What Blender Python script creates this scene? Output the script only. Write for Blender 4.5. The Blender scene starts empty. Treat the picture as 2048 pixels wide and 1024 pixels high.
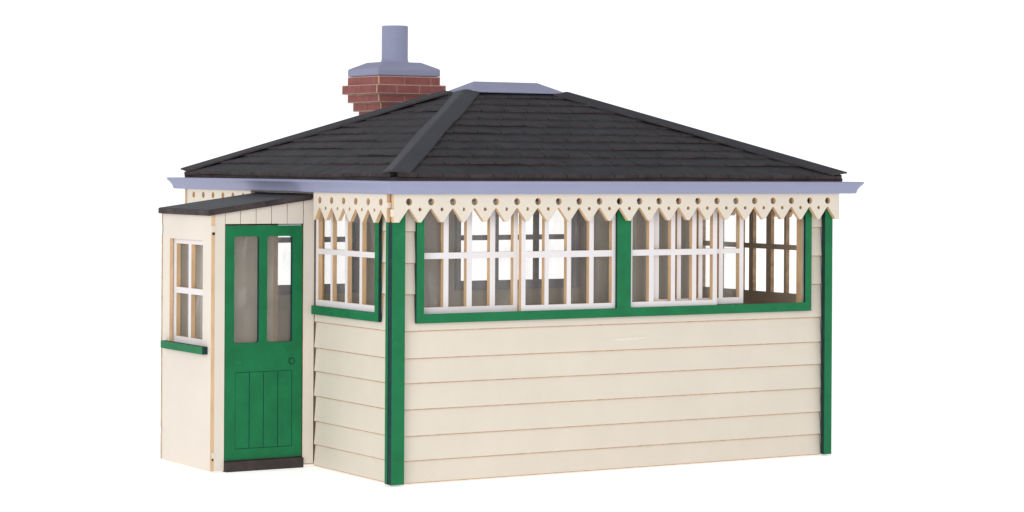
import bpy, bmesh, math, random
from mathutils import Vector, Matrix
random.seed(7)
SC = bpy.context.scene
COL = SC.collection

# ------------------------------------------------------------------ materials
def mat(name, base, rough=0.6, spec=0.35, var=0.06, vscale=6.0, stretch=(1, 1, 1), tint=None, bump=0.0, bscale=60.0,
        spots=None, spot_scale=9.0, spot_lo=0.62, spot_hi=0.8):
    """painted card / wood / resin: base colour with a soft mottling, optional second tint and stains, fine bump"""
    m = bpy.data.materials.new(name); m.use_nodes = True
    nt = m.node_tree; N = nt.nodes; L = nt.links
    b = N['Principled BSDF']
    b.inputs['Roughness'].default_value = rough
    b.inputs['Specular IOR Level'].default_value = spec
    tc = N.new('ShaderNodeTexCoord'); mp = N.new('ShaderNodeMapping'); mp.inputs['Scale'].default_value = stretch
    L.new(tc.outputs['Object'], mp.inputs['Vector'])
    n1 = N.new('ShaderNodeTexNoise'); n1.inputs['Scale'].default_value = vscale; n1.inputs['Detail'].default_value = 6
    n1.inputs['Roughness'].default_value = 0.6
    L.new(mp.outputs['Vector'], n1.inputs['Vector'])
    r = N.new('ShaderNodeValToRGB')
    lo = [c * (1 - var) for c in base]; hi = [min(1, c * (1 + var)) for c in base]
    if tint: lo = list(tint)
    r.color_ramp.elements[0].position = 0.3; r.color_ramp.elements[0].color = (*lo, 1)
    r.color_ramp.elements[1].position = 0.7; r.color_ramp.elements[1].color = (*hi, 1)
    L.new(n1.outputs['Fac'], r.inputs['Fac'])
    out = r.outputs['Color']
    if spots:
        n3 = N.new('ShaderNodeTexNoise'); n3.inputs['Scale'].default_value = spot_scale; n3.inputs['Detail'].default_value = 8
        L.new(mp.outputs['Vector'], n3.inputs['Vector'])
        mr = N.new('ShaderNodeMapRange'); mr.inputs['From Min'].default_value = spot_lo; mr.inputs['From Max'].default_value = spot_hi
        L.new(n3.outputs['Fac'], mr.inputs['Value'])
        mx = N.new('ShaderNodeMixRGB'); mx.inputs['Color2'].default_value = (*spots, 1)
        L.new(mr.outputs['Result'], mx.inputs['Fac']); L.new(out, mx.inputs['Color1']); out = mx.outputs['Color']
    L.new(out, b.inputs['Base Color'])
    if bump:
        n2 = N.new('ShaderNodeTexNoise'); n2.inputs['Scale'].default_value = bscale; n2.inputs['Detail'].default_value = 5
        L.new(mp.outputs['Vector'], n2.inputs['Vector'])
        bp = N.new('ShaderNodeBump'); bp.inputs['Strength'].default_value = bump; bp.inputs['Distance'].default_value = 0.01
        L.new(n2.outputs['Fac'], bp.inputs['Height']); L.new(bp.outputs['Normal'], b.inputs['Normal'])
    return m

M = {}
M['cream'] = mat('cream_paint', (0.718, 0.650, 0.555), 0.62, 0.2, 0.03, 2.2, bump=0.05, bscale=90,
                 spots=(0.66, 0.56, 0.44), spot_scale=5.0, spot_lo=0.66, spot_hi=0.95)
M['cream2'] = mat('porch_cream_card', (0.735, 0.665, 0.59), 0.65, 0.2, 0.03, 2.0, bump=0.04, bscale=90,
                  spots=(0.67, 0.56, 0.45), spot_scale=3.5, spot_lo=0.62, spot_hi=0.95)
M['patch'] = mat('filler_patch', (0.76, 0.70, 0.62), 0.6, 0.2, 0.03, 30)
M['tan'] = mat('laser_cut_wood_edge', (0.67, 0.455, 0.265), 0.7, 0.15, 0.18, 14, stretch=(1, 1, 0.25))
M['burnt'] = mat('scorched_edge', (0.47, 0.31, 0.19), 0.8, 0.1, 0.35, 18)
M['white'] = mat('white_sash_paint', (0.76, 0.725, 0.735), 0.55, 0.3, 0.03, 5)
M['green'] = mat('green_paint', (0.011, 0.165, 0.062), 0.55, 0.16, 0.13, 7, bump=0.08, bscale=70,
                 spots=(0.03, 0.22, 0.10), spot_scale=16, spot_lo=0.66, spot_hi=0.9)
M['darkgreen'] = mat('painted_cut_edge', (0.004, 0.034, 0.034), 0.6, 0.25, 0.3, 20)
M['engraved'] = mat('engraved_green_line', (0.006, 0.085, 0.06), 0.6, 0.2, 0.2, 20)
M['slate'] = mat('slate_card', (0.032, 0.033, 0.041), 0.7, 0.2, 0.22, 5, tint=(0.019, 0.0195, 0.026), bump=0.15, bscale=40,
                 spots=(0.050, 0.044, 0.045), spot_scale=11, spot_lo=0.55, spot_hi=0.85)
M['slate_edge'] = mat('slate_cut_edge', (0.056, 0.043, 0.043), 0.75, 0.2, 0.4, 9)
M['hip'] = mat('hip_strip_card', (0.030, 0.034, 0.046), 0.6, 0.28, 0.15, 4, bump=0.1, bscale=30,
               spots=(0.06, 0.055, 0.055), spot_scale=8, spot_lo=0.6, spot_hi=0.9)
M['brown'] = mat('dark_brown_paint', (0.045, 0.034, 0.034), 0.7, 0.25, 0.25, 12)
M['resin'] = mat('lavender_grey_resin', (0.295, 0.31, 0.445), 0.6, 0.2, 0.03, 3, stretch=(1, 1, 6), bump=0.03, bscale=50)
M['brick'] = mat('brick_paint', (0.30, 0.105, 0.098), 0.75, 0.2, 0.16, 10, bump=0.2, bscale=60,
                 spots=(0.38, 0.15, 0.13), spot_scale=13, spot_lo=0.62, spot_hi=0.85)
M['mortar'] = mat('mortar_line', (0.47, 0.31, 0.26), 0.85, 0.1, 0.2, 30)
M['lid'] = mat('roof_underside_card', (0.52, 0.45, 0.38), 0.8, 0.1, 0.1, 4)
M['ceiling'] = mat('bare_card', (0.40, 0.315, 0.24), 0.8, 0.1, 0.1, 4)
M['floor'] = mat('bare_floor_card', (0.72, 0.63, 0.52), 0.8, 0.1, 0.15, 4)
M['dark'] = mat('dark_gap', (0.02, 0.016, 0.014), 0.9, 0.05, 0.2, 9)

def glass_mat():
    m = bpy.data.materials.new('veiled_acetate'); m.use_nodes = True
    nt = m.node_tree; N = nt.nodes; L = nt.links; N.clear()
    out = N.new('ShaderNodeOutputMaterial'); mix = N.new('ShaderNodeMixShader'); mix2 = N.new('ShaderNodeMixShader')
    tr = N.new('ShaderNodeBsdfTransparent'); tr.inputs['Color'].default_value = (0.985, 0.985, 0.98, 1)
    gl = N.new('ShaderNodeBsdfGlossy'); gl.inputs['Roughness'].default_value = 0.06
    df = N.new('ShaderNodeBsdfDiffuse'); df.inputs['Color'].default_value = (0.75, 0.73, 0.7, 1)
    lw = N.new('ShaderNodeLayerWeight'); lw.inputs['Blend'].default_value = 0.5
    pw_ = N.new('ShaderNodeMath'); pw_.operation = 'POWER'; pw_.inputs[1].default_value = 5.0
    ma = N.new('ShaderNodeMath'); ma.operation = 'MULTIPLY_ADD'; ma.inputs[1].default_value = 0.9; ma.inputs[2].default_value = 0.025
    L.new(lw.outputs['Facing'], pw_.inputs[0]); L.new(pw_.outputs[0], ma.inputs[0])
    L.new(ma.outputs[0], mix.inputs['Fac']); L.new(tr.outputs[0], mix.inputs[1]); L.new(gl.outputs[0], mix.inputs[2])
    tc = N.new('ShaderNodeTexCoord'); mp = N.new('ShaderNodeMapping'); mp.inputs['Scale'].default_value = (3.2, 3.2, 1.2)
    n = N.new('ShaderNodeTexNoise'); n.inputs['Scale'].default_value = 3.0; n.inputs['Detail'].default_value = 5
    mr = N.new('ShaderNodeMapRange'); mr.inputs['From Min'].default_value = 0.55; mr.inputs['From Max'].default_value = 0.85
    mr.inputs['To Min'].default_value = 0.075; mr.inputs['To Max'].default_value = 0.25  # even veil mixed into the glass to lighten the interior; noise adds smudges
    L.new(tc.outputs['Object'], mp.inputs[0]); L.new(mp.outputs[0], n.inputs['Vector']); L.new(n.outputs['Fac'], mr.inputs['Value'])
    L.new(mr.outputs['Result'], mix2.inputs['Fac']); L.new(mix.outputs[0], mix2.inputs[1]); L.new(df.outputs[0], mix2.inputs[2])
    L.new(mix2.outputs[0], out.inputs['Surface'])
    return m
M['glass'] = glass_mat()

# ------------------------------------------------------------------ mesh helpers
class MB:
    def __init__(self): self.v = []; self.f = []; self.m = []
    def face(self, pts, mi=0):
        i = len(self.v); self.v += [tuple(p) for p in pts]; self.f.append(list(range(i, i + len(pts)))); self.m.append(mi)
    def box(self, x0, x1, y0, y1, z0, z1, mi=0, edge=None, axis=None):
        P = [(x, y, z) for z in (z0, z1) for y in (y0, y1) for x in (x0, x1)]
        i = len(self.v); self.v += P
        for q, a in (((0, 2, 3, 1), 'z'), ((4, 5, 7, 6), 'z'), ((0, 1, 5, 4), 'y'), ((2, 6, 7, 3), 'y'), ((0, 4, 6, 2), 'x'), ((1, 3, 7, 5), 'x')):
            self.f.append([i + k for k in q]); self.m.append(mi if (edge is None or a == axis) else edge)
    def prism(self, poly, fn, w0, w1, mi=0, edge=None, mats=None):
        """poly: list of (u,v); fn(u,v,w)->xyz ; convex caps + sides"""
        n = len(poly); i = len(self.v)
        self.v += [fn(u, v, w0) for u, v in poly] + [fn(u, v, w1) for u, v in poly]
        self.f.append([i + k for k in range(n)][::-1]); self.m.append(mi)
        self.f.append([i + n + k for k in range(n)]); self.m.append(mi)
        for k in range(n):
            k2 = (k + 1) % n
            self.f.append([i + k, i + k2, i + n + k2, i + n + k])
            self.m.append(mats[k] if mats else (mi if edge is None else edge))
    def cyl(self, c, axis, r0, r1, h, n=40, mi=0, smooth=True, capmi=None):
        ax = Vector(axis).normalized(); a = ax.orthogonal().normalized(); b = ax.cross(a)
        c = Vector(c); i = len(self.v)
        for k in range(n):
            t = 2 * math.pi * k / n; d = a * math.cos(t) + b * math.sin(t)
            self.v.append(tuple(c + d * r0)); self.v.append(tuple(c + ax * h + d * r1))
        for k in range(n):
            k2 = (k + 1) % n
            self.f.append([i + 2 * k, i + 2 * k2, i + 2 * k2 + 1, i + 2 * k + 1]); self.m.append(mi)
        cm = mi if capmi is None else capmi
        self.f.append([i + 2 * k for k in range(n)][::-1]); self.m.append(cm)
        self.f.append([i + 2 * k + 1 for k in range(n)]); self.m.append(cm)
    def build(self, name, mats, parent=None, bevel=0, segs=2, smooth=False):
        me = bpy.data.meshes.new(name); me.from_pydata(self.v, [], self.f); me.update()
        for k, p in enumerate(me.polygons): p.material_index = self.m[k]
        return finish(name, me, mats, parent, bevel, segs, smooth)

def finish(name, me, mats, parent, bevel=0, segs=2, smooth=False):
    for x in mats: me.materials.append(M[x])
    bm = bmesh.new(); bm.from_mesh(me)
    bmesh.ops.remove_doubles(bm, verts=bm.verts, dist=1e-6)
    bmesh.ops.recalc_face_normals(bm, faces=bm.faces)
    bm.to_mesh(me); bm.free()
    o = bpy.data.objects.new(name, me); COL.objects.link(o)
    if parent: o.parent = parent
    if smooth:
        for p in me.polygons: p.use_smooth = True
        e = o.modifiers.new('sharp', 'EDGE_SPLIT'); e.split_angle = math.radians(35)
    if bevel:
        b = o.modifiers.new('bevel', 'BEVEL'); b.width = bevel; b.segments = segs; b.limit_method = 'ANGLE'; b.angle_limit = math.radians(40)
    return o

def circle(cx, cy, r, n=20):
    return [(cx + r * math.cos(2 * math.pi * k / n), cy + r * math.sin(2 * math.pi * k / n)) for k in range(n)]
def rect(a, b, c, d, r=0.0):
    if not r: return [(a, c), (b, c), (b, d), (a, d)]
    P = []
    for (cx, cy, t0) in ((b - r, c + r, -90), (b - r, d - r, 0), (a + r, d - r, 90), (a + r, c + r, 180)):
        for k in range(5):
            t = math.radians(t0 + 22.5 * k); P.append((cx + r * math.cos(t), cy + r * math.sin(t)))
    return P

def cut_mesh(outer, holes, axis, w0, w1):
    """flat plate with cut-outs: outlines in (u,z), thickness w0..w1 along axis; face material 0, cut edges material 1"""
    cu = bpy.data.curves.new('tmp', 'CURVE'); cu.dimensions = '2D'; cu.fill_mode = 'BOTH'; cu.extrude = abs(w1 - w0) / 2
    for loop in [outer] + holes:
        s = cu.splines.new('POLY'); s.points.add(len(loop) - 1)
        for p, (u, v) in zip(s.points, loop): p.co = (u, v, 0, 1)
        s.use_cyclic_u = True
    o = bpy.data.objects.new('tmp', cu); COL.objects.link(o)
    dg = bpy.context.evaluated_depsgraph_get()
    me = bpy.data.meshes.new_from_object(o.evaluated_get(dg))
    bpy.data.objects.remove(o); bpy.data.curves.remove(cu)
    mid = (w0 + w1) / 2
    me.materials.clear()
    for p in me.polygons:
        p.material_index = 0 if abs(p.normal.z) > 0.7 else 1
        p.use_smooth = False
    for v in me.vertices:
        u, z, w = v.co
        v.co = (u, w + mid, z) if axis == 'y' else (w + mid, u, z)
    return me
def plate(name, outer, holes, axis, w0, w1, mats, parent):
    me = cut_mesh(outer, holes, axis, w0, w1); me.name = name
    return finish(name, me, mats, parent)

# ------------------------------------------------------------------ the model (one thing)
BOX = bpy.data.objects.new('signal_box', None); COL.objects.link(BOX)
BOX['label'] = 'model railway signal box with green trim, hipped slate roof, brick chimney and side porch'
BOX['category'] = 'model building'

def sash(name, axis, w0, w1, us, zs, parent, mats=('white', 'tan')):
    """us: list of (a,b) bars across, first and last are the stiles; zs: list of (a,b) rails"""
    holes = []
    for (a0, a1), (b0, b1) in zip(us[:-1], us[1:]):
        for (c0, c1), (d0, d1) in zip(zs[:-1], zs[1:]):
            holes.append(rect(a1, b0, c1, d0))
    return plate(name, rect(us[0][0], us[-1][1], zs[0][0], zs[-1][1]), holes, axis, w0, w1, list(mats), parent)

def glazing(axis, w, u0, u1, z0, z1, parent):
    m = MB(); t = 0.002
    if axis == 'y': m.box(u0, u1, w, w + t, z0, z1)
    else: m.box(w, w + t, u0, u1, z0, z1)
    return m.build('glass_pane', ['glass'], parent)

# --- weatherboards: lapped boards, lower lip proud, scorched cut line along the lip
SEAMS = [0.0, 0.157, 0.332, 0.520, 0.706, 0.882, 1.076]
UPPER = [1.076, 1.336, 1.558, 1.782, 2.03]
def board(m, fn, u0, u1, z0, z1, ztop=None, lip=0.0, top=0.017, back=0.033, jit=0.0):
    """fn(u, w, z) -> xyz, w grows inward. ztop: cut the board lower than its lap"""
    full = z1 + 0.004
    e = full if ztop is None else ztop
    wtop = lip + (top - lip) * (e - z0) / (full - z0)
    j0, j1 = random.uniform(-jit, jit), random.uniform(-jit, jit)
    c = 0.006
    sec = [(back, z0 + 0.0002), (lip + c * 0.8, z0 + 0.0002), (lip, z0 + c), (wtop, e), (back, e)]
    mats = [1, 1, 0, 1, 0]
    a = [fn(u0 + j0, w, z) for w, z in sec]; b = [fn(u1 + j1, w, z) for w, z in sec]
    # ends follow the saw shape
    i = len(m.v); n = len(sec); m.v += a + b
    m.f.append([i + k for k in range(n)]); m.m.append(0)
    m.f.append([i + n + k for k in range(n)][::-1]); m.m.append(0)
    for k in range(n):
        k2 = (k + 1) % n
        m.f.append([i + k, i + k2, i + n + k2, i + n + k]); m.m.append(mats[k])

L0, L1 = 0.0, 3.92       # outer board lips
D1 = 3.29
def wall_boards(parent, fn, ua, ub, wa, wb, jit, lastlow=None, sides=(True, True)):
    m = MB()
    for k in range(len(SEAMS) - 1):
        board(m, fn, ua, ub, SEAMS[k], SEAMS[k + 1], jit=jit)
    z0, z1 = UPPER[0], UPPER[1]
    if wa is None:
        for k in range(len(UPPER) - 1): board(m, fn, ua, ub, UPPER[k], UPPER[k + 1], jit=jit)
    else:
        board(m, fn, ua if not sides[0] else wa, ub if not sides[1] else wb, z0, z1, ztop=1.16)
        for k in range(len(UPPER) - 1):
            if sides[0]: board(m, fn, ua + random.uniform(-jit, jit), wa, UPPER[k], UPPER[k + 1], lip=random.uniform(-.003, .003))
            if sides[1]: board(m, fn, wb, ub + random.uniform(-jit, jit), UPPER[k], UPPER[k + 1], lip=random.uniform(-.003, .003))
    return m.build('weatherboards', ['cream', 'burnt'], parent)

# ---- front (long, windowed) wall
w = plate('wall', rect(0.035, 3.845, 0.0, 2.06), [rect(0.172, 1.925, 1.19, 1.985), rect(2.0, 3.705, 1.19, 1.985)], 'y', 0.035, 0.1, ['cream', 'tan'], BOX)
wall_boards(w, lambda u, q, z: (u, q, z), 0.045, 3.878, 0.162, 3.742, 0.004)
m = MB(); cp = [(1.84, 0.968), (1.95, 0.9745), (2.08, 0.979), (2.215, 0.979), (2.205, 0.966), (2.10, 0.954), (1.98, 0.951), (1.90, 0.957)]
m.face([(u, 0.017 * (v - 0.882) / 0.198 - 0.0022, v) for u, v in cp])
m.build('scraped_patch', ['patch'], w)
fr = plate('window', rect(0.155, 3.750, 1.134, 2.04), [rect(0.217, 1.888, 1.199, 2.03), rect(2.016, 3.687, 1.201, 2.03)], 'y', -0.030, -0.009, ['green', 'darkgreen'], BOX)
ZR = [(1.195, 1.242), (1.587, 1.631), (1.955, 2.0)]
sash('sash', 'y', 0.032, 0.07, [(0.19, 0.236), (0.414, 0.456), (0.609, 0.654), (0.807, 0.852), (1.010, 1.047)], ZR, fr)
sash('sash', 'y', -0.007, 0.030, [(1.053, 1.090), (1.256, 1.292), (1.452, 1.490), (1.652, 1.692), (1.857, 1.91)], [(1.196, 1.240), (1.585, 1.632), (1.955, 2.0)], fr)
sash('sash', 'y', -0.007, 0.030, [(1.99, 2.044), (2.198, 2.241), (2.402, 2.441), (2.601, 2.641), (2.798, 2.839)], [(1.192, 1.241), (1.587, 1.632), (1.955, 2.0)], fr)
sash('sash', 'y', 0.032, 0.07, [(2.27, 2.318), (2.487, 2.525), (2.691, 2.729), (2.887, 2.926), (3.086, 3.125)], [(1.205, 1.252), (1.591, 1.627), (1.955, 2.0)], fr)
glazing('y', 0.073, 0.18, 1.92, 1.192, 1.98, fr)
glazing('y', 0.073, 2.004, 3.118, 1.192, 1.98, fr)

# ---- left wall (beside the porch)
w = plate('wall', rect(0.035, D1 - 0.035, 0.0, 2.06), [rect(0.215, 1.19, 1.19, 1.985), rect(1.42, 1.95, 0.02, 1.83)], 'x', 0.035, 0.075, ['cream', 'tan'], BOX)
wall_boards(w, lambda u, q, z: (q, u, z), 0.042, 1.205, 0.197, 1.2, 0.005, sides=(True, False))
m = MB()
for k in range(6): board(m, lambda u, q, z: (q, u, z), 2.07, D1, SEAMS[k], SEAMS[k + 1])
for k in range(4): board(m, lambda u, q, z: (q, u, z), 2.07, D1, UPPER[k], UPPER[k + 1])
m.build('weatherboards', ['cream', 'burnt'], w)
fr = plate('window', [(0.191, 1.137), (1.2, 1.137), (1.2, 1.201), (0.246, 1.201), (0.246, 2.02), (0.191, 2.02)], [], 'x', -0.030, -0.004, ['green', 'darkgreen'], BOX)
sash('sash', 'x', 0.0, 0.036, [(0.2, 0.262), (0.483, 0.520), (0.699, 0.737), (0.927, 0.958), (1.149, 1.186)], [(1.20, 1.247), (1.588, 1.629), (1.955, 2.0)], fr)
glazing('x', 0.078, 0.2, 1.2, 1.192, 1.98, fr)

# ---- back wall, two windows seen through the glass
w = plate('wall', rect(0.035, 3.845, 0.0, 2.06), [rect(0.24, 1.49, 1.19, 1.95), rect(2.48, 3.76, 1.19, 1.95)], 'y', 3.20, 3.255, ['cream', 'tan'], BOX)
fnb = lambda u, q, z: (u, D1 - q, z)
m = MB()
for k in range(6): board(m, fnb, 0.04, 3.88, SEAMS[k], SEAMS[k + 1])
board(m, fnb, 0.04, 3.88, UPPER[0], UPPER[1], ztop=1.16)
for k in range(4):
    for a, b in ((0.04, 0.2), (1.53, 2.44), (3.8, 3.88)): board(m, fnb, a, b, UPPER[k], UPPER[k + 1])
m.build('weatherboards', ['cream', 'burnt'], w)
for a, b in ((0.24, 1.49), (2.48, 3.76)):
    fr = plate('window', rect(a - 0.06, b + 0.06, 1.134, 2.0), [rect(a, b, 1.2, 1.95)], 'y', D1 + 0.01, D1 + 0.03, ['green', 'darkgreen'], BOX)
    p = (b - a) / 3
    sash('sash', 'y', 3.166, 3.199, [(a - 0.02, a + 0.025), (a + p - 0.055, a + p - 0.01), (a + 2 * p - 0.055, a + 2 * p - 0.01), (b - 0.06, b + 0.015)], [(1.165, 1.245), (1.60, 1.645), (1.90, 1.965)], fr, ['resin', 'brown'])

# ---- right wall
w = plate('wall', rect(0.002, D1 - 0.002, 0.0, 2.06), [rect(0.15, 1.53, 1.235, 1.94)], 'x', 3.888, 3.897, ['cream', 'tan'], BOX)
fnr = lambda u, q, z: (L1 + 0.002 - q * 0.6, u, z)
wall_boards(w, fnr, 0.03, D1, 0.09, 1.56, 0.003)
fr = plate('window', rect(0.06, 1.62, 1.124, 2.0), [rect(0.105, 1.57, 1.18, 1.97)], 'x', L1 + 0.004, L1 + 0.028, ['green', 'darkgreen'], BOX)
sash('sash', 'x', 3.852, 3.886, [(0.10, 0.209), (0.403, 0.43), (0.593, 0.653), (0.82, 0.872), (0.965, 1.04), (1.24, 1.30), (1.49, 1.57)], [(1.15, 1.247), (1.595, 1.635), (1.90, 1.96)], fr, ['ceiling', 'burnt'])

# ---- inside
m = MB(); m.box(0.076, 3.847, 0.101, 3.199, 0.004, 0.03); m.build('floor', ['floor'], BOX)
m = MB(); m.box(-0.02, 3.90, -0.02, 3.28, 2.062, 2.085); m.build('ceiling', ['lid'], BOX)

# ---- corner posts
def post(x0, x1, y0, y1, front):
    m = MB(); m.box(x0, x1, y0, y1, 0.004, 2.03, 0, 1, front)
    o = m.build('corner_post', ['green', 'darkgreen'], BOX, bevel=0.002, segs=1)
post(-0.056, 0.050, -0.050, 0.000, 'y')
post(-0.058, 0.004, 0.003, 0.043, 'x')
post(3.870, 3.945, -0.050, -0.004, 'y')
post(3.900, 3.948, 0.0, 0.06, 'x')
post(-0.05, 0.06, D1 + 0.004, D1 + 0.05, 'y')
post(3.86, 3.945, D1 + 0.004, D1 + 0.05, 'y')
post(-0.05, -0.004, D1 - 0.08, D1, 'x')

# ---- pierced valance boards
def valance(axis, w0, w1, holes_u, pitch, ustart, uend, top=2.052, apex=1.950, tip=1.852, hz=1.9965, small=1.943, flat=False, minz=None):
    """holes_u: centre of each large hole = apex of each notch"""
    prof = []      # bottom line from ustart to uend
    hf = 0.008; tf = 0.010
    for h in holes_u:
        a = [(h - pitch / 2 + tf, tip), (h - hf, apex - 0.004), (h, apex), (h + hf, apex - 0.004), (h + pitch / 2 - tf, tip)]
        prof += a
    prof = [p for p in prof if ustart + 0.005 < p[0] < uend - 0.005]
    def zat(u):
        k = min(range(len(holes_u)), key=lambda i: abs(holes_u[i] - u)); d = abs(u - holes_u[k])
        if holes_u[0] - pitch / 2 <= u <= holes_u[-1] + pitch / 2: return apex - min(1, d / (pitch / 2)) * (apex - tip)
        return tip
    if minz is not None:
        outer = [(ustart, minz), (uend, minz), (uend, top), (ustart, top)]
    else:
        outer = [(ustart, zat(ustart))] + prof + [(uend, zat(uend)), (uend, top), (ustart, top)]
    H = [circle(h, hz, 0.0255) for h in holes_u if ustart + .03 < h < uend - .03]
    S = [h + pitch / 2 for h in holes_u[:-1]]
    H += [circle(s, small, 0.0135, 14) for s in S if ustart + .02 < s < uend - .02 and (minz is None or small > minz + 0.02)]
    return plate('valance', outer, H, axis, w0, w1, ['cream', 'tan'], BOX)

PF = (3.862 - 0.057) / 21
hf_ = [0.057 + PF * k for k in range(22)]
vf = valance('y', -0.085, -0.052, hf_, PF, -0.066, 3.980)
PL = (2.958 - 0.060) / 16
hl_ = [0.060 + PL * k for k in range(18)]
vl = valance('x', -0.090, -0.060, [hl_[0] - PL] + hl_[:6], PL, -0.024, 1.062, apex=1.940, tip=1.846, hz=1.994, small=1.936)
valance('x', -0.090, -0.060, hl_[10:], PL, 2.10, 3.262, hz=2.006, minz=1.90, small=1.94)
valance('y', D1 + 0.052, D1 + 0.085, hf_, PF, -0.06, 3.98)
valance('x', 3.952, 3.985, hl_, PL, -0.05, 3.30)
# finger joints at the near corner
m = MB()
m.box(-0.091, -0.061, -0.034, -0.0245, 1.953, 1.992)
m.build('corner_tab', ['cream2'], vf); m = MB()
m.box(-0.076, -0.0665, -0.086, -0.052, 1.893, 1.944)
m.build('corner_tab', ['cream2'], vf)
m = MB(); m.box(-0.0595, -0.03, -0.0515, -0.03, 1.86, 2.05); m.build('corner_block', ['burnt'], vf)

# ---- gutter: ogee moulding swept round the eaves
def ring(profile, x0, x1, y0, y1, r0, n=6):
    """profile: (offset, z). Rounded rectangle path."""
    rows = []
    for e, z in profile:
        r = r0; P = []
        for cx, cy, t0 in ((x0 - e + r, y0 - e + r, 180), (x1 + e - r, y0 - e + r, 270), (x1 + e - r, y1 + e - r, 0), (x0 - e + r, y1 + e - r, 90)):
            for k in range(n + 1):
                t = math.radians(t0 + 90 * k / n); P.append((cx + r * math.cos(t), cy + r * math.sin(t), z))
        rows.append(P)
    return rows
gp = [(0.02, 2.054), (0.100, 2.051), (0.122, 2.053), (0.128, 2.060)]
for k in range(1, 9):
    t = k / 9
    gp.append((0.128 + 0.036 * (t ** 1.7), 2.060 + 0.066 * t))
gp += [(0.166, 2.127), (0.168, 2.138), (0.164, 2.1435), (0.03, 2.145)]
rows = ring(gp, 0.0, 4.0, 0.0, 3.343, 0.016)
m = MB(); n = len(rows[0])
for a, b in zip(rows[:-1], rows[1:]):
    for k in range(n):
        k2 = (k + 1) % n
        m.face([a[k], a[k2], b[k2], b[k]])
g = m.build('gutter', ['resin'], BOX, smooth=True)

# ---- roof
EX0, EX1, EY0, EY1 = -0.055, 4.045, -0.055, 3.405
ZE, SL = 2.180, 0.405
HALF = (EY1 - EY0) / 2
ROOF_A = [((EX0, EY0), (1, 0), (0, 1), EX1 - EX0), ((EX1, EY0), (0, 1), (-1, 0), EY1 - EY0),
          ((EX1, EY1), (-1, 0), (0, -1), EX1 - EX0), ((EX0, EY1), (0, -1), (1, 0), EY1 - EY0)]
def rp(face, u, d, h=0.0):
    (ax, ay), (ux, uy), (nx, ny), W = face
    return (ax + ux * u + nx * d, ay + uy * u + ny * d, ZE + SL * d + h)
m = MB()
# eaves slab
m.box(EX0 + 0.006, EX1 - 0.006, EY0 + 0.006, EY1 - 0.006, 2.10, 2.165, 1)
# under-roof
for F in ROOF_A:
    W = F[3]; dm = min(HALF, W / 2)
    m.face([rp(F, 0.004, 0.004, -0.012), rp(F, W - 0.004, 0.004, -0.012), rp(F, W - dm, dm, -0.012), rp(F, dm, dm, -0.012)], 0)
    m.face([rp(F, 0.004, 0.004, -0.012), rp(F, W - 0.004, 0.004, -0.012), (*rp(F, W - 0.004, 0.004)[:2], 2.150), (*rp(F, 0.004, 0.004)[:2], 2.150)], 1)
ds = [-0.012, 0.185]
while ds[-1] < HALF - 0.12: ds.append(ds[-1] + 0.146)
SW = 0.212
for fi, F in enumerate(ROOF_A):
    W = F[3]; dm = min(HALF, W / 2)
    for k, d in enumerate(ds):
        d2 = min((ds[k + 1] if k + 1 < len(ds) else dm) + 0.02, dm - 0.002)
        lo_, hi_ = max(d, 0.0) , W - max(d, 0.0)
        off = (0.5 * SW if k % 2 else 0.0) + random.uniform(-0.02, 0.02) - SW
        u = off; first = True
        warp = [random.uniform(0, 6.28), random.uniform(0, 6.28)]
        while u < W:
            g_ = 0.003
            u0, u1 = u + g_, u + SW - g_
            a0, a1 = max(u0, lo_), min(u1, hi_)
            b0, b1 = min(max(u0, d2), W - d2), max(min(u1, W - d2), d2)
            if k == 0: a0, a1 = max(a0, 0.032), min(a1, W - 0.032)
            if a1 - a0 > 0.01:
                if b1 < b0: b0 = b1 = (max(min((b0 + b1) / 2, W - d2), d2))
                amp = 1.4 if fi == 3 else 1.0
                wf = lambda q: amp * (0.0035 * math.sin(q * 2.3 + warp[0]) + 0.002 * math.sin(q * 5.1 + warp[1]))
                th = 0.0135 if k else 0.026
                h0_, h1_ = 0.019 + wf(a0), 0.019 + wf(a1)
                hh = 0.004; nd = min(0.055, (d2 - d) * 0.4)
                c0, c1 = max(min(a0 - g_, d + nd + 9) if False else a0 - g_, d + nd), min(a1 + g_, W - d - nd)
                def hm(h): return h + (hh - h) * nd / (d2 - d)
                T = [rp(F, a0, d, h0_), rp(F, a1, d, h1_)]
                if c1 - c0 > 0.012:
                    T += [rp(F, min(a1, c1), d + nd, hm(h1_)), rp(F, c1, d + nd + 0.002, hm(h1_)), rp(F, b1, d2, hh), rp(F, b0, d2, hh), rp(F, c0, d + nd + 0.002, hm(h0_)), rp(F, max(a0, c0), d + nd, hm(h0_))]
                    if b1 - b0 < 0.004: del T[5]
                else:
                    T += [rp(F, (a0 + a1) / 2, d + nd, hm(h0_))]
                i = len(m.v); q = len(T); m.v += T + [(x, y, z - th) for x, y, z in T]
                m.f.append(list(range(i, i + q))); m.m.append(0)
                m.f.append(list(range(i + q, i + 2 * q))[::-1]); m.m.append(0)
                for j in range(q):
                    j2 = (j + 1) % q
                    m.f.append([i + j, i + q + j, i + q + j2, i + j2]); m.m.append(1 if j == 0 else 0)
            u += SW
roof = m.build('roof', ['slate', 'slate_edge'], BOX)

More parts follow.
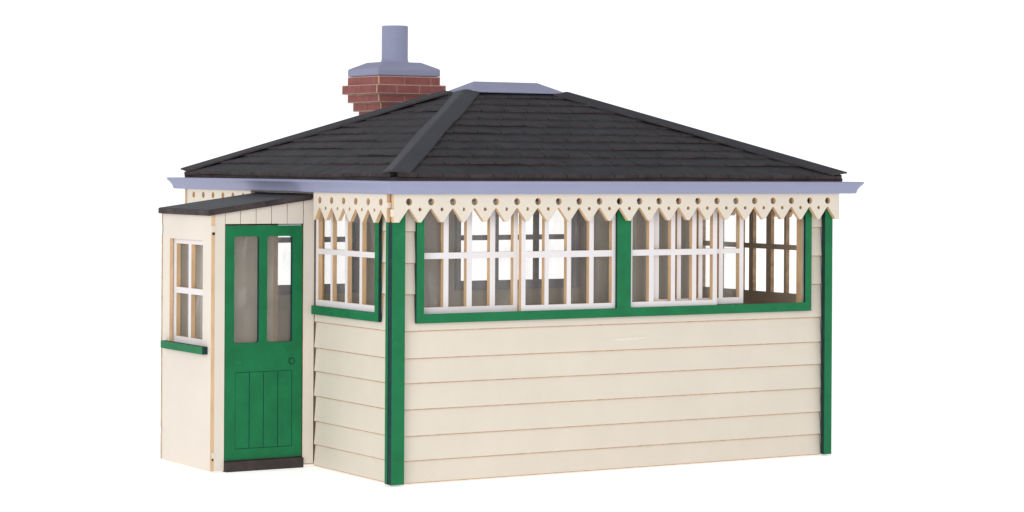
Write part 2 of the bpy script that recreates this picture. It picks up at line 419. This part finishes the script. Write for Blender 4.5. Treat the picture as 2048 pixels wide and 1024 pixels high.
# hip cappings: folded strips
def hip(Fa, Fb, d0, d1, wid, lift, parent):
    """Fb starts where Fa ends? here: hip shared by Fa (at u=d) and Fb (at u=W-d)"""
    m = MB(); n = 24; th = 0.014
    rowsT = []; rowsB = []
    ph = random.uniform(0, 6)
    for k in range(n + 1):
        d = d0 + (d1 - d0) * k / n
        wa = wid + 0.004 * math.sin(9 * d + ph); wb = wid + 0.004 * math.sin(7 * d + ph)
        la = lift + 0.005 * math.sin(6 * d + ph)
        c = Vector(rp(Fa, d, d, lift + 0.016))
        a = Vector(rp(Fa, d + wa, d, la)); b = Vector(rp(Fb, Fb[3] - d - wb, d, la))
        a2 = c.lerp(a, 0.12); b2 = c.lerp(b, 0.12)
        row = [a, a2 + Vector((0, 0, 0.001)), c - Vector((0, 0, 0.002)), b2 + Vector((0, 0, 0.001)), b]
        rowsT.append(row); rowsB.append([p - Vector((0, 0, th)) for p in row])
    for R, flip in ((rowsT, 0), (rowsB, 1)):
        for r1, r2 in zip(R[:-1], R[1:]):
            for j in range(4): m.face([r1[j], r1[j + 1], r2[j + 1], r2[j]], 0)
    for j in (0, 4):
        for k in range(n): m.face([rowsT[k][j], rowsT[k + 1][j], rowsB[k + 1][j], rowsB[k][j]], 1)
    for k in (0, n):
        for j in range(4): m.face([rowsT[k][j], rowsT[k][j + 1], rowsB[k][j + 1], rowsB[k][j]], 1)
    return m.build('hip_capping', ['hip', 'slate_edge'], parent)
for i in range(4):
    hip(ROOF_A[i], ROOF_A[i - 1], -0.020, 1.555, 0.145, 0.035, roof)

# ridge capping: small hipped lavender cap
m = MB()
xc0, xc1, yc = EX0 + HALF, EX1 - HALF, (EY0 + EY1) / 2
zt = ZE + SL * HALF + 0.052; dd = 0.185; zb = zt - dd * SL - 0.004; th = 0.016
top = [(xc0 + 0.02, yc, zt), (xc1 - 0.02, yc, zt)]
dx = 0.12
lo = [(xc0 - dx, yc - dd, zb), (xc1 + dx, yc - dd, zb), (xc1 + dx, yc + dd, zb), (xc0 - dx, yc + dd, zb)]
lo2 = [(x, y, z - th) for x, y, z in lo]
m.face([lo[0], lo[1], top[1], top[0]]); m.face([lo[2], lo[3], top[0], top[1]]); m.face([lo[1], lo[2], top[1]]); m.face([lo[3], lo[0], top[0]])
for k in range(4): m.face([lo[k], lo[(k + 1) % 4], lo2[(k + 1) % 4], lo2[k]])
m.face(lo2[::-1])
m.build('ridge_capping', ['resin'], roof, bevel=0.006)

# ---- chimney
CX, CY = 1.722, 3.005
m = MB()
def course(z0, z1, hx, hy, phase, cuts_x, cuts_y):
    t = 0.010; g_ = 0.0055
    m.box(CX - hx + 0.004, CX + hx - 0.004, CY - hy + 0.004, CY + hy - 0.004, z0 - 0.003, z1 + 0.003, 1)
    for (s, cuts, hh, other) in (('x', cuts_x, hx, hy), ('y', cuts_y, hy, hx)):
        ed = [-hh + 0.012] + [-hh + 2 * hh * c for c in cuts] + [hh - 0.012]
        for a, b in zip(ed[:-1], ed[1:]):
            j = random.uniform(-0.0012, 0.0012)
            for sg in (-1, 1):
                if s == 'x':
                    y = CY + sg * other
                    m.box(CX + a + g_, CX + b - g_, min(y, y - sg * t) - j, max(y, y - sg * t) + j, z0 + g_, z1 - g_, 0)
                else:
                    x = CX + sg * other
                    m.box(min(x, x - sg * t) - j, max(x, x - sg * t) + j, CY + a + g_, CY + b - g_, z0 + g_, z1 - g_, 0)
zc = [(2.932, 3.002, 0.305, 0.27), (2.858, 2.930, 0.342, 0.302), (2.786, 2.851, 0.305, 0.27), (2.713, 2.779, 0.268, 0.24), (2.645, 2.709, 0.232, 0.205),
      (2.57, 2.642, 0.215, 0.19), (2.495, 2.567, 0.215, 0.19), (2.42, 2.492, 0.215, 0.19), (2.34, 2.417, 0.215, 0.19)]
for k, (a, b, hx, hy) in enumerate(zc):
    if k % 2 == 0: course(a, b, hx, hy, 0, (0.42, 0.84), (0.17, 0.66))
    else: course(a, b, hx, hy, 0, (0.29, 0.61), (0.45, 0.83))
# tan joint lines where the card sides meet at the near corner are part of the stack
for (a, b, hx, hy) in zc: m.box(CX - hx + 0.001, CX - hx + 0.006, CY - hy + 0.001, CY - hy + 0.006, a, b, 2)
chim = m.build('chimney', ['brick', 'mortar', 'tan'], BOX)
m = MB()
hx, hy = 0.306, 0.262
z0, z1, z2 = 3.008, 3.068, 3.128
b0 = [(CX - hx, CY - hy, z0), (CX + hx, CY - hy, z0), (CX + hx, CY + hy, z0), (CX - hx, CY + hy, z0)]
b1 = [(x, y, z1) for x, y, z in b0]
ix, iy = hx - 0.125, hy - 0.115
b2 = [(CX - ix, CY - iy, z2), (CX + ix, CY - iy, z2), (CX + ix, CY + iy, z2), (CX - ix, CY + iy, z2)]
m.face(b0[::-1]); m.face(b2)
for A, B in ((b0, b1), (b1, b2)):
    for k in range(4): m.face([A[k], A[(k + 1) % 4], B[(k + 1) % 4], B[k]])
o = m.build('chimney_cap', ['resin'], chim, bevel=0.010, segs=3)
m = MB()
R_ = 0.112; seg = 48
prof = [(R_ + 0.022, z2 - 0.004), (R_ + 0.010, z2 + 0.004), (R_ + 0.003, z2 + 0.014), (R_, z2 + 0.028), (R_, 3.437), (R_ - 0.004, 3.441), (R_ - 0.03, 3.441), (R_ - 0.03, 3.30), (0.001, 3.30)]
for (r1, q1), (r2, q2) in zip(prof[:-1], prof[1:]):
    for k in range(seg):
        t1, t2 = 2 * math.pi * k / seg, 2 * math.pi * (k + 1) / seg
        m.face([(CX + r * math.cos(t) + 0.008, CY + r * math.sin(t), z) for r, t, z in ((r1, t1, q1), (r1, t2, q1), (r2, t2, q2), (r2, t1, q2))])
m.build('chimney_pot', ['resin'], chim, smooth=True)

# ---- porch
X0, X1, Y0, Y1 = -0.858, -0.830, 1.210, 2.055
def zr(x): return 1.878 + 0.137 * (x + 0.9)     # underside of the lean-to roof
# side wall with window opening
pw = plate('porch_wall', [(Y0, 0.004), (Y1, 0.004), (Y1, zr(X0) + 0.004), (Y0, zr(X0) + 0.004)], [rect(1.352, 1.932, 0.905, 1.692)], 'x', X0, X1, ['cream2', 'tan'], BOX)
for bx_ in ((X0 - 0.004, X1 + 0.002, Y0 - 0.005, Y0 + 0.01, 1.757, 1.805), (X0 + 0.01, X1 + 0.002, Y0 - 0.005, Y0 + 0.01, 0.098, 0.142),
            (X0 - 0.007, X1, Y1 + 0.001, Y1 + 0.012, 1.72, 1.79), (X0 - 0.007, X1, Y1 + 0.001, Y1 + 0.012, 0.20, 0.25)):
    m = MB(); m.box(*bx_); m.build('corner_tab', ['cream2'], pw)
m = MB(); m.box(X0 + 0.008, X1, Y0 - 0.002, Y0 + 0.004, 1.736, 1.754); m.build('joint_slot', ['dark'], pw)
m = MB(); m.box(X0 + 0.012, X1 - 0.002, Y0 - 0.002, Y0 + 0.004, 0.082, 0.096); m.build('joint_slot', ['dark'], pw)
pb = plate('porch_wall', [(X0 - 0.003, 0.004), (-0.004, 0.004), (-0.004, zr(0)), (X0 - 0.003, zr(X0))], [], 'y', Y1 + 0.001, Y1 + 0.02, ['cream', 'burnt'], BOX)
# door wall: corner strip, strip by the main wall, planks above the door
m = MB()
fy = lambda u, v, w_: (u, w_, v)
def strip(a, b, z0):
    m.prism([(a, z0), (b, z0), (b, zr(b) + 0.004), (a, zr(a) + 0.004)], fy, Y0, Y0 + 0.028, 0, 1)
strip(X1 + 0.001, -0.747, 0.004)
strip(-0.094, -0.004, 0.02)
pl = [-0.746, -0.620, -0.492, -0.364, -0.233, -0.097]
for a, b in zip(pl[:-1], pl[1:]): strip(a + 0.0022, b - 0.0022, 1.816)
m.box(-0.76, -0.08, Y0 + 0.006, Y0 + 0.024, 1.822, 1.875, 1)
m.build('porch_wall', ['cream2', 'burnt'], BOX)
# door
dh = [rect(-0.666, -0.462, 0.936, 1.723, 0.018), rect(-0.394, -0.184, 0.936, 1.723, 0.018)]
pz0, pz1 = 0.155, 0.722
gx = [-0.655, -0.537, -0.420, -0.301, -0.182]
door = plate('door', rect(-0.741, -0.100, 0.076, 1.803), dh + [rect(gx[0], gx[-1], pz0, pz1)], 'y', Y0 + 0.006, Y0 + 0.034, ['green', 'darkgreen'], BOX)
m = MB()
for a, b in zip(gx[:-1], gx[1:]): m.box(a + 0.003, b - 0.003, Y0 + 0.0075, Y0 + 0.03, pz0 + 0.004, pz1 - 0.004, 0, 1, 'y')
m.box(gx[0], gx[-1], Y0 + 0.0125, Y0 + 0.02, pz0, pz1, 1)
m.build('panel', ['green', 'engraved'], door)
m = MB()
m.cyl((-0.186, Y0 + 0.007, 0.790), (0, -1, 0), 0.0265, 0.0265, 0.0025, 28, 1)
m.cyl((-0.186, Y0 + 0.005, 0.790), (0, -1, 0), 0.0195, 0.0175, 0.006, 28, 0)
m.build('knob', ['green', 'darkgreen'], door)
glazing('y', Y0 + 0.037, -0.72, -0.12, 0.90, 1.76, door)
m = MB(); m.box(-0.748, -0.744, Y0 + 0.008, Y0 + 0.03, 0.07, 1.812); m.box(-0.744, -0.096, Y0 + 0.008, Y0 + 0.03, 1.806, 1.814)
m.box(-0.0985, -0.095, Y0 + 0.008, Y0 + 0.03, 0.07, 1.806)
m.build('door_gap', ['dark'], door)
m = MB(); m.box(-0.744, -0.097, Y0 - 0.028, Y0 + 0.03, -0.006, 0.070); m.build('doorstep', ['brown'], BOX, bevel=0.003, segs=1)
# porch window
m = MB(); m.box(-0.902, -0.8585, 1.262, 1.995, 0.858, 0.914, 0, 1, 'x')
pwin = plate('window', rect(1.375, 1.945, 0.905, 1.71), [rect(1.40, 1.885, 0.955, 1.655)], 'x', -0.823, -0.789, ['white', 'tan'], BOX)
m.build('sill', ['green', 'darkgreen'], pwin)
m = MB()
m.box(-0.823, -0.789, 1.624, 1.671, 0.955, 1.281, 0, 1, 'x'); m.box(-0.823, -0.789, 1.624, 1.671, 1.326, 1.655, 0, 1, 'x')
m.box(-0.823, -0.789, 1.40, 1.885, 1.281, 1.326, 0, 1, 'x')
m.build('glazing_bar', ['white', 'tan'], pwin)
glazing('x', -0.786, 1.38, 1.94, 0.91, 1.70, pwin)
# lean-to roof: bent card with turned-down edges
m = MB()
xa, xb, ya, yb = -0.902, -0.035, 1.168, 2.06
def zt_(x): return zr(x) + 0.044
P = []
top = [(xa, ya, zt_(xa)), (xb, ya, zt_(xb)), (xb, yb, zt_(xb)), (xa, yb, zt_(xa))]
bot = [(x, y, z - 0.046) for x, y, z in top]
m.face(top, 0); m.face(bot[::-1], 1)
for k in range(4): m.face([top[k], top[(k + 1) % 4], bot[(k + 1) % 4], bot[k]], 1)
m.build('porch_roof', ['hip', 'slate_edge'], BOX, bevel=0.012, segs=3)
m = MB(); m.box(X1, 0.03, Y0 + 0.04, Y1, 0.004, 0.02); m.build('floor', ['floor'], BOX)

# ------------------------------------------------------------------ tabletop
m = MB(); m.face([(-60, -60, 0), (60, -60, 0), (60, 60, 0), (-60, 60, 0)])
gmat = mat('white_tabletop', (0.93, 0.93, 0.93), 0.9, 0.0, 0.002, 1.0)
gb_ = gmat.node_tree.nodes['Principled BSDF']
gb_.inputs['Emission Color'].default_value = (1, 1, 1, 1); gb_.inputs['Emission Strength'].default_value = 0.5     # glow added to wash out the contact shadow and keep the ground white
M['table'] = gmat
t = m.build('glowing_ground', ['table'])
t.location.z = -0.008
t['kind'] = 'structure'; t['label'] = 'plain white ground under the model, with an added glow that hides its shadow'; t['category'] = 'white ground'

# ------------------------------------------------------------------ light: white studio tent and soft boxes
wd = bpy.data.worlds.new('World'); SC.world = wd; wd.use_nodes = True
wn = wd.node_tree.nodes; wl = wd.node_tree.links
bg = wn['Background']; bg.inputs['Strength'].default_value = 1.0
tc = wn.new('ShaderNodeTexCoord'); sx = wn.new('ShaderNodeSeparateXYZ'); rr = wn.new('ShaderNodeMapRange')
rr.inputs['From Min'].default_value = 0.12; rr.inputs['From Max'].default_value = 0.75
rr.inputs['To Min'].default_value = 1.15; rr.inputs['To Max'].default_value = 0.55
wl.new(tc.outputs['Generated'], sx.inputs[0]); wl.new(sx.outputs['Z'], rr.inputs['Value']); wl.new(rr.outputs['Result'], bg.inputs['Color'])
def area(name, loc, target, size, power, color=(1, 1, 1)):
    l = bpy.data.lights.new(name, 'AREA'); l.shape = 'RECTANGLE'; l.size, l.size_y = size; l.energy = power; l.color = color
    o = bpy.data.objects.new(name, l); COL.objects.link(o); o.location = loc
    o.rotation_euler = (Vector(target) - Vector(loc)).to_track_quat('-Z', 'Y').to_euler()
    return o
area('softbox', (-10.0, -7.0, 4.0), (0.6, 0.8, 1.3), (5, 4), 470)

# ------------------------------------------------------------------ camera
cam = bpy.data.cameras.new('camera'); co = bpy.data.objects.new('camera', cam); COL.objects.link(co)
C_ = Vector((-8.372350, -14.368959, 2.252485)); yaw = 0.5160992; ro = 0.00550549
F_ = Vector((math.sin(yaw), math.cos(yaw), 0)); Rv = Vector((math.cos(yaw), -math.sin(yaw), 0)); U_ = Vector((0, 0, 1))
R2 = (Rv + ro * U_).normalized(); U2 = (U_ - ro * Rv).normalized()
co.matrix_world = Matrix(((R2.x, U2.x, -F_.x, C_.x), (R2.y, U2.y, -F_.y, C_.y), (R2.z, U2.z, -F_.z, C_.z), (0, 0, 0, 1)))
cam.sensor_width = 36; cam.lens = 4715.0377 / 2048 * 36
cam.shift_x = (1024 - 738.408) / 2048; cam.shift_y = (330.761 - 512) / 2048
cam.clip_start = 0.1; cam.clip_end = 500
SC.camera = co

SC.view_settings.view_transform = 'Standard'; SC.view_settings.look = 'None'; SC.view_settings.exposure = 0; SC.view_settings.gamma = 1
SC.view_settings.use_curve_mapping = False
SC.cycles.max_bounces = 8; SC.cycles.transparent_max_bounces = 16; SC.cycles.sample_clamp_indirect = 4
SC.cycles.use_denoising = True
